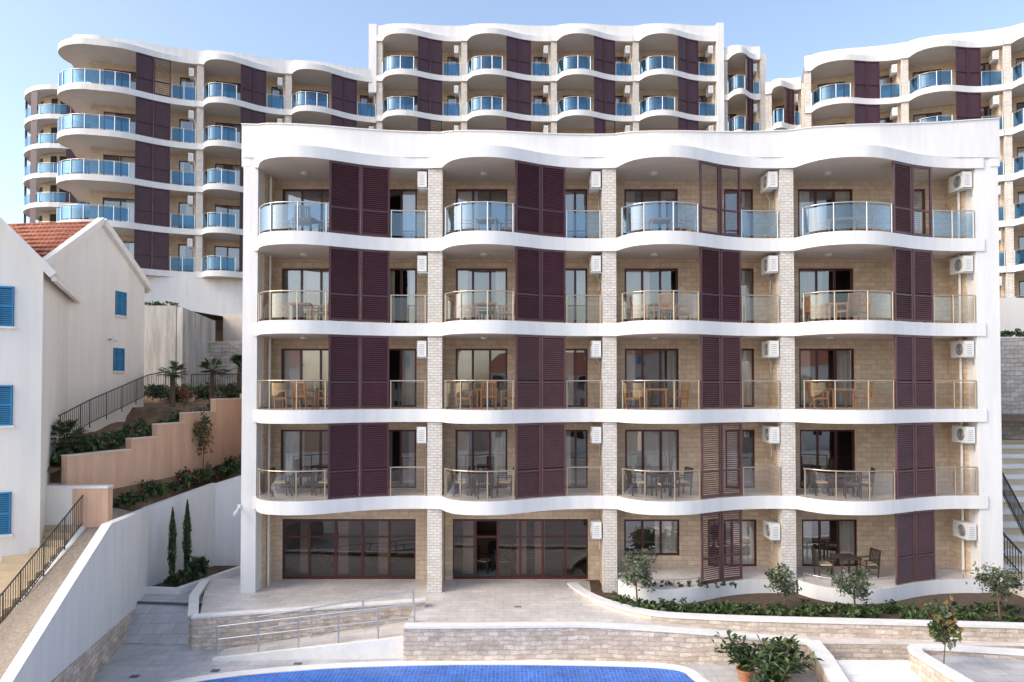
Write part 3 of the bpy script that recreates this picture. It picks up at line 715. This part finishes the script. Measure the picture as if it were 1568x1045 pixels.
def house(name,N_,F_,zb,ze,za,depth,wins_,lamp=None):
    h=MB(); N_=Vector((N_[0],N_[1],0));F_=Vector((F_[0],F_[1],0)); d=(F_-N_).normalized(); out=Vector((d.y,-d.x,0)); L=(F_-N_).length
    P=lambda s,o,z: tuple(N_+d*s+out*o+Vector((0,0,z)))
    h.add([P(0,0,zb),P(L,0,zb),P(L,0,ze),P(L/2,0,za),P(0,0,ze)],[(0,1,2,3,4)],HWHITE)
    h.add([P(0,-depth,zb),P(0,0,zb),P(0,0,ze),P(0,-depth,ze)],[(0,1,2,3)],HWHITE)
    h.add([P(L,-depth,zb),P(L,0,zb),P(L,0,ze),P(L,-depth,ze)],[(3,2,1,0)],HWHITE)
    h.add([P(0,-depth,zb),P(L,-depth,zb),P(L,-depth,ze),P(L/2,-depth,za),P(0,-depth,ze)],[(4,3,2,1,0)],HWHITE)
    sl_=(za-ze)/(L/2)
    for s in (-1,1):
        e=L/2+s*(L/2+.3); ze2=ze-.3*sl_
        h.add([P(L/2,-.1,za+.1),P(e,-.1,ze2+.1),P(e,-depth,ze2+.1),P(L/2,-depth,za+.1)],[(0,1,2,3)],TILE)
        for k in range(int(L/2/.28)):
            t=(k+.5)/(L/2/.28); a=L/2+(e-L/2)*t; z=za+.13+(ze2-za)*t
            h.beam(P(a,-.12,z),P(a,-depth,z),.05,.05,TILE)
        h.beam(P(L/2,.05,za+.12),P(e,.05,ze2+.12),.32,.26,HWHITE)
        h.beam(P(e,0,ze2+.03),P(e,-depth,ze2+.03),.14,.16,HWHITE)
    for (s,z,w,hh) in wins_:
        shut_window(h,P(s,.01,z),(d.x,d.y),w,hh,(out.x,out.y))
    if lamp:
        s,z=lamp; h.cyl(P(s,0,z),P(s,.25,z),.02,BLACK); h.sphere(P(s,.28,z+.02),.12,ACW)
    h.cyl(P(.25,.06,zb),P(.25,.06,ze-.2),.05,HWHITE)
    return h.build(name)
house('white_house',(-18.5,2.0),(-17.8,8.0),3.5,12.35,14.7,9,[(4.0,10.75,.7,1.1),(3.9,8.2,.7,1.05)],lamp=(3.6,9.6))
d45=Vector((1,.5)).normalized()
L1=6.4
Fp=Vector((-15.5,-2.5)); Np=Fp-d45*L1
house('white_house',(Np.x,Np.y),(Fp.x,Fp.y),-1,11.4,14.9,7,[(L1-1.62,9.45,.85,1.3),(L1-1.62,6.25,.85,1.3),(L1-1.62,2.75,.85,1.35)])
for k,(x,y,w_,hh) in enumerate(((-34,-62,14,10),(-14,-66,12,13),(5,-60,13,9),(24,-66,14,12),(44,-62,13,10))):
    b=MB(); b.box(x-w_/2,x+w_/2,y-9,y,-3,hh,PINK if k%2 else HWHITE)
    b.add([(x-w_/2-.4,y+.4,hh),(x+w_/2+.4,y+.4,hh),(x+w_/2-2,y-4.5,hh+3),(x-w_/2+2,y-4.5,hh+3),(x+w_/2+.4,y-9.4,hh),(x-w_/2-.4,y-9.4,hh)],[(0,1,2,3),(3,2,4,5),(1,4,2),(0,3,5)],TILE)
    for i in range(4):
        for j in range(int(hh/3)):
            xx=x-w_/2+1.2+i*(w_-2.4-1.2)/3; b.box(xx,xx+1.2,y+.003,y+.05,1+j*3,2.6+j*3,BLUE if k%2 else DARK)
    b.build('neighbouring_house')

# ------------------------------------------------------------ plants
def leaves(mb,c,rad,n,size,mats,clumps=10,asp=2.0,up=0):
    cl=[]
    for k in range(clumps):
        while 1:
            p=Vector((U(-1,1),U(-1,1),U(-1,1)))
            if p.length<1: break
        cl.append((p,random.choice(mats),U(.25,.5)))
    for i in range(n):
        p,m,r=random.choice(cl); 
        q=p*.8+Vector((random.gauss(0,r*.5),random.gauss(0,r*.5),random.gauss(0,r*.5)))
        w=Vector((c[0]+q.x*rad[0],c[1]+q.y*rad[1],c[2]+q.z*rad[2]))
        a=Vector((random.gauss(0,1),random.gauss(0,1),random.gauss(0,1)+up)).normalized(); b=a.orthogonal().normalized()
        b=Matrix.Rotation(U(0,6.28),3,a)@b
        s=size*U(.6,1.3); a=a*s*asp*.5; b=b*s*.5
        mm=m if R()<.8 else random.choice(mats)
        mb.add([tuple(w-a),tuple(w+b),tuple(w+a),tuple(w-b)],[(0,1,2,3)],mm)
def small_tree(name,x,y,z,h,cr,mats,n=900,size=.07,trunk=.035,cf=.36):
    b=MB(); top=Vector((x+U(-.1,.1),y,z+h*.55)); b.cyl((x,y,z-.1),top,trunk,BARK,trunk*.7)
    for i in range(7):
        a=U(0,6.28); q=top+Vector((math.cos(a)*cr*.7,math.sin(a)*cr*.7,h*U(.1,.4))); s=Vector((x,y,z))+(top-Vector((x,y,z)))*U(.55,1)
        b.cyl(s,q,trunk*.45,BARK,trunk*.15,n=5)
    cz=z+h*.68
    leaves(b,(x,y,cz),(cr,cr,h*cf),n,size,mats,clumps=16)
    return b.build(name)
OM=[OL,OLD,OLL,OL]
small_tree('olive_tree',4.3,-1.5,0,1.9,.72,OM,1200); small_tree('olive_tree',9.15,-1.9,0,1.5,.62,OM,950)
small_tree('olive_tree',11.3,-2.4,0,1.45,.72,OM,1000); small_tree('olive_tree',15.9,-2.6,0,1.6,.68,OM,1000)
hd=MB()
for i in range(130):
    t=i/129*(len(rim)-8)+5; k=int(t); p=rim[k]; 
    x=p[0]+U(-.3,.3); y=p[1]+.55+U(-.15,.25); h_=U(.16,.30)
    if x<3.4: continue
    leaves(hd,(x,y,h_*.6),(.24,.22,h_),46,.075,[LG,LD,LG,LL],clumps=3,up=.6)
for i in range(100):
    x=U(4.2,16.6); y=-1.85+U(-.35,.2)-(.0 if x<10 else .2); leaves(hd,(x,y,.12),(.26,.2,.18),34,.07,[LD,LG,LL],clumps=3)
hd.build('planter_hedge')
hd=MB()
for i in range(10): leaves(hd,(5.0+.3*i,-.95+U(-.1,.1),.60),(.16,.12,.14),40,.055,[LD,LG],clumps=3)
hd.build('balcony_plants')
def cypress(x,y,z,h,r):
    b=MB(); b.cyl((x,y,z-.1),(x,y,z+h*.9),.03,BARK,.01)
    for i in range(int(h*420)):
        t=R()**.8; a=U(0,6.28); rr=r*(math.sin(math.pi*min(1,t*.92+.10))**.7)*U(.5,1.1)*(1+.2*math.sin(t*19+a*2))
        w=Vector((x+math.cos(a)*rr,y+math.sin(a)*rr,z+.12+t*h)); d=Vector((math.cos(a)*.3,math.sin(a)*.3,1)).normalized()*.10; s=Vector((-math.sin(a),math.cos(a),0))*.022
        b.add([tuple(w-d),tuple(w+s),tuple(w+d),tuple(w-s)],[(0,1,2,3)],random.choice([LD,LG,LG]))
    b.build('cypress_tree')
cypress(-12.85,.95,.0,2.75,.14); cypress(-12.65,1.7,.0,2.9,.15)
b=MB(); leaves(b,(-12.6,.75,.35),(.45,.35,.35),500,.10,[LD,LG],clumps=8); b.build('garden_shrub')
b=MB(); leaves(b,(-12.1,1.4,.55),(.5,.4,.45),500,.12,[LD,LG,LL],clumps=8,asp=3); b.build('garden_shrub')
sh=MB()
for i in range(250):
    y=U(-.8,8.5); xl=-15.9+(y+1)*3/8; x=xl-U(.1,1.9); z=4.65+(y+1)/16*2.5
    s=U(.12,.38)*(.9+.05*y); leaves(sh,(x,y,z+s*.8),(s,s,s),int(60+180*s),.09,random.choice([[LG,LD,LL],[LL,LG],[LG,OL],[BRN,LG,OLD],[LL,OLL]]),clumps=4,up=.4)
sh.build('slope_shrubs')
sh=MB()
for i in range(70):
    t=R(); x=-15.1+2.7*t+U(0,.6); y=-.1+6.5*t; z=2.95+.9*t
    s=U(.15,.38); leaves(sh,(x,y,z+s*.8),(s,s,s),int(60+160*s),.08,random.choice([[LG,LD],[PK,LD,LG,LG],[LL,LG],[OL,BRN]]),clumps=4)
for i in range(60): 
    x=U(-12.4,-9.95); y=U(4,7); leaves(sh,(x,y,3.95),(.3,.3,.12),40,.09,[LG,LD],clumps=4,up=1)
sh.build('rose_bed')
small_tree('young_tree',-13.2,4.2,3.4,3.1,.42,[OLD,BRN,LD],420,.08,trunk=.025)
small_tree('young_tree',-14.6,5.4,6.0,1.6,.3,[PK,BRN,OLD],160,.07,trunk=.02)
sh=MB()
for i in range(22): leaves(sh,(U(-17.5,-10),U(10,13.5),7.0+U(0,.3)),(.6,.5,.5),150,.13,[LD,LG,LL,OLD],clumps=6)
for i in range(16): leaves(sh,(U(-20,-17.5),U(10,14),7.2),(.5,.5,.4),100,.11,[LD,LG,LL],clumps=6)
for i in range(12): leaves(sh,(U(-25,-19.6),15.2,12.3),(.4,.3,.2),60,.11,[LL,LG],clumps=6)
for i in range(16): leaves(sh,(U(19,28),U(10.5,11.5),10.2),(.5,.4,.3),70,.12,[LD,LG],clumps=6)
for i in range(24): leaves(sh,(U(18,18.7),U(2,8),.6+U(0,1.5)),(.3,.4,.35),70,.1,[LD,LG],clumps=4)
sh.build('bank_foliage')
def palm(x,y,z,h,r,n=26):
    b=MB(); b.cyl((x,y,z-.1),(x,y,z+h),.13,BARK,.10,n=9)
    for i in range(14): 
        a=U(0,6.28); zz=z+U(.1,h); b.cyl((x+.1*math.cos(a),y+.1*math.sin(a),zz),(x+.2*math.cos(a),y+.2*math.sin(a),zz+.12),.02,BARK,n=4)
    for i in range(n):
        a=U(0,6.28); el=U(-.3,1.2); c=Vector((x,y,z+h)); d=Vector((math.cos(a)*math.cos(el),math.sin(a)*math.cos(el),math.sin(el)))
        hub=c+d*r*.45; b.cyl(c,hub,.012,LG,n=4)
        side=d.cross(Vector((0,0,1))).normalized(); mt=random.choice([LD,LG,LG,LL])
        for k in range(13):
            th=(k-6)/6*1.35; e=(d*math.cos(th)+side*math.sin(th)).normalized(); tip=hub+e*r*U(.5,.62)+Vector((0,0,-.12*r)); w=e.cross(Vector((0,0,1))).normalized()*.035*r
            mid=hub+e*r*.3
            b.add([tuple(hub),tuple(mid+w),tuple(tip),tuple(mid-w)],[(0,1,2,3)],mt)
    b.build('fan_palm')
palm(-16.4,8,6.3,1.8,.85); palm(-16.25,-.1,4.6,1.0,.95,34); palm(-15.6,10.5,6.9,1.4,.9); palm(-14.3,10.8,6.9,1.6,.9)
def potplant(x,y,z,h,r):
    b=MB(); n=14
    prof_=[(.16,0),(.24,.30),(.27,.31),(.27,.36),(.23,.36)]
    for (r0,z0),(r1,z1) in zip(prof_[:-1],prof_[1:]): b.cyl((x,y,z+z0),(x,y,z+z1+.0001),r0,POT,r1,n=n,cap=False)
    b.cyl((x,y,z+.32),(x,y,z+.33),.235,SOIL,n=n)
    for i in range(24):
        a=U(0,6.28); e=U(.45,1.5); d=Vector((math.cos(a)*math.cos(e),math.sin(a)*math.cos(e),math.sin(e))); L=h*U(.4,1.05); s=Vector((x,y,z+.33)); q=s+d*L; b.cyl(s,q,.012,BARK,.006,n=4)
        for k in range(13):
            t=U(.4,1.02); c=s+(q-s)*t; aa=U(0,6.28); ee=U(-.2,1.2); l=Vector((math.cos(aa)*math.cos(ee),math.sin(aa)*math.cos(ee),math.sin(ee)))*U(.2,.36); w=l.cross(Vector((0,0,1))).normalized()*.055
            m=c+l*.5+Vector((0,0,.02)); b.add([tuple(c),tuple(m+w),tuple(c+l-Vector((0,0,.05))),tuple(m-w)],[(0,1,2,3)],random.choice([LD,LG,LG,LL,LD]))
    b.build('potted_shrub')
potplant(6.75,-5.1,-1.0,1.05,.5); potplant(7.0,-6.6,-1.0,.95,.5); potplant(7.6,-5.6,-1.0,1.1,.5); potplant(7.95,-4.8,-1.0,.8,.5)
small_tree('young_tree',11.65,-6.4,-.1,1.75,.36,[OL,LL,BRN,LG],520,.11,trunk=.02)

# ------------------------------------------------------------ light, world, camera
az=math.radians(245); el=math.radians(38)
w=bpy.data.worlds.new('World'); scene.world=w; w.use_nodes=True
t=w.node_tree; bg=t.nodes['Background']; sk=t.nodes.new('ShaderNodeTexSky'); sk.sky_type='NISHITA'; sk.sun_disc=False
sk.sun_elevation=el; sk.sun_rotation=az; sk.air_density=1.0; sk.dust_density=2.2; sk.ozone_density=1.0
hsv=t.nodes.new('ShaderNodeHueSaturation'); hsv.inputs['Saturation'].default_value=.90; hsv.inputs['Value'].default_value=2.15
t.links.new(sk.outputs[0],hsv.inputs['Color']); t.links.new(hsv.outputs[0],bg.inputs[0]); bg.inputs[1].default_value=.15
sd=Vector((math.sin(az)*math.cos(el),math.cos(az)*math.cos(el),math.sin(el)))
L=bpy.data.lights.new('sun','SUN'); L.energy=2.0; L.angle=math.radians(28); L.color=(1,.91,.80)
lo=bpy.data.objects.new('sun',L); scene.collection.objects.link(lo); lo.rotation_euler=sd.to_track_quat('Z','Y').to_euler(); lo.location=(0,-20,40)
cam=bpy.data.cameras.new('camera'); co=bpy.data.objects.new('camera',cam); scene.collection.objects.link(co)
co.location=(0,-25,7.54); co.rotation_euler=(math.radians(91.1),0,0)
cam.lens=24.0; cam.sensor_width=36; cam.shift_y=.0306; cam.clip_end=3000; cam.clip_start=.1
scene.camera=co
scene.view_settings.view_transform='Standard'; scene.view_settings.look='None'; scene.view_settings.exposure=0
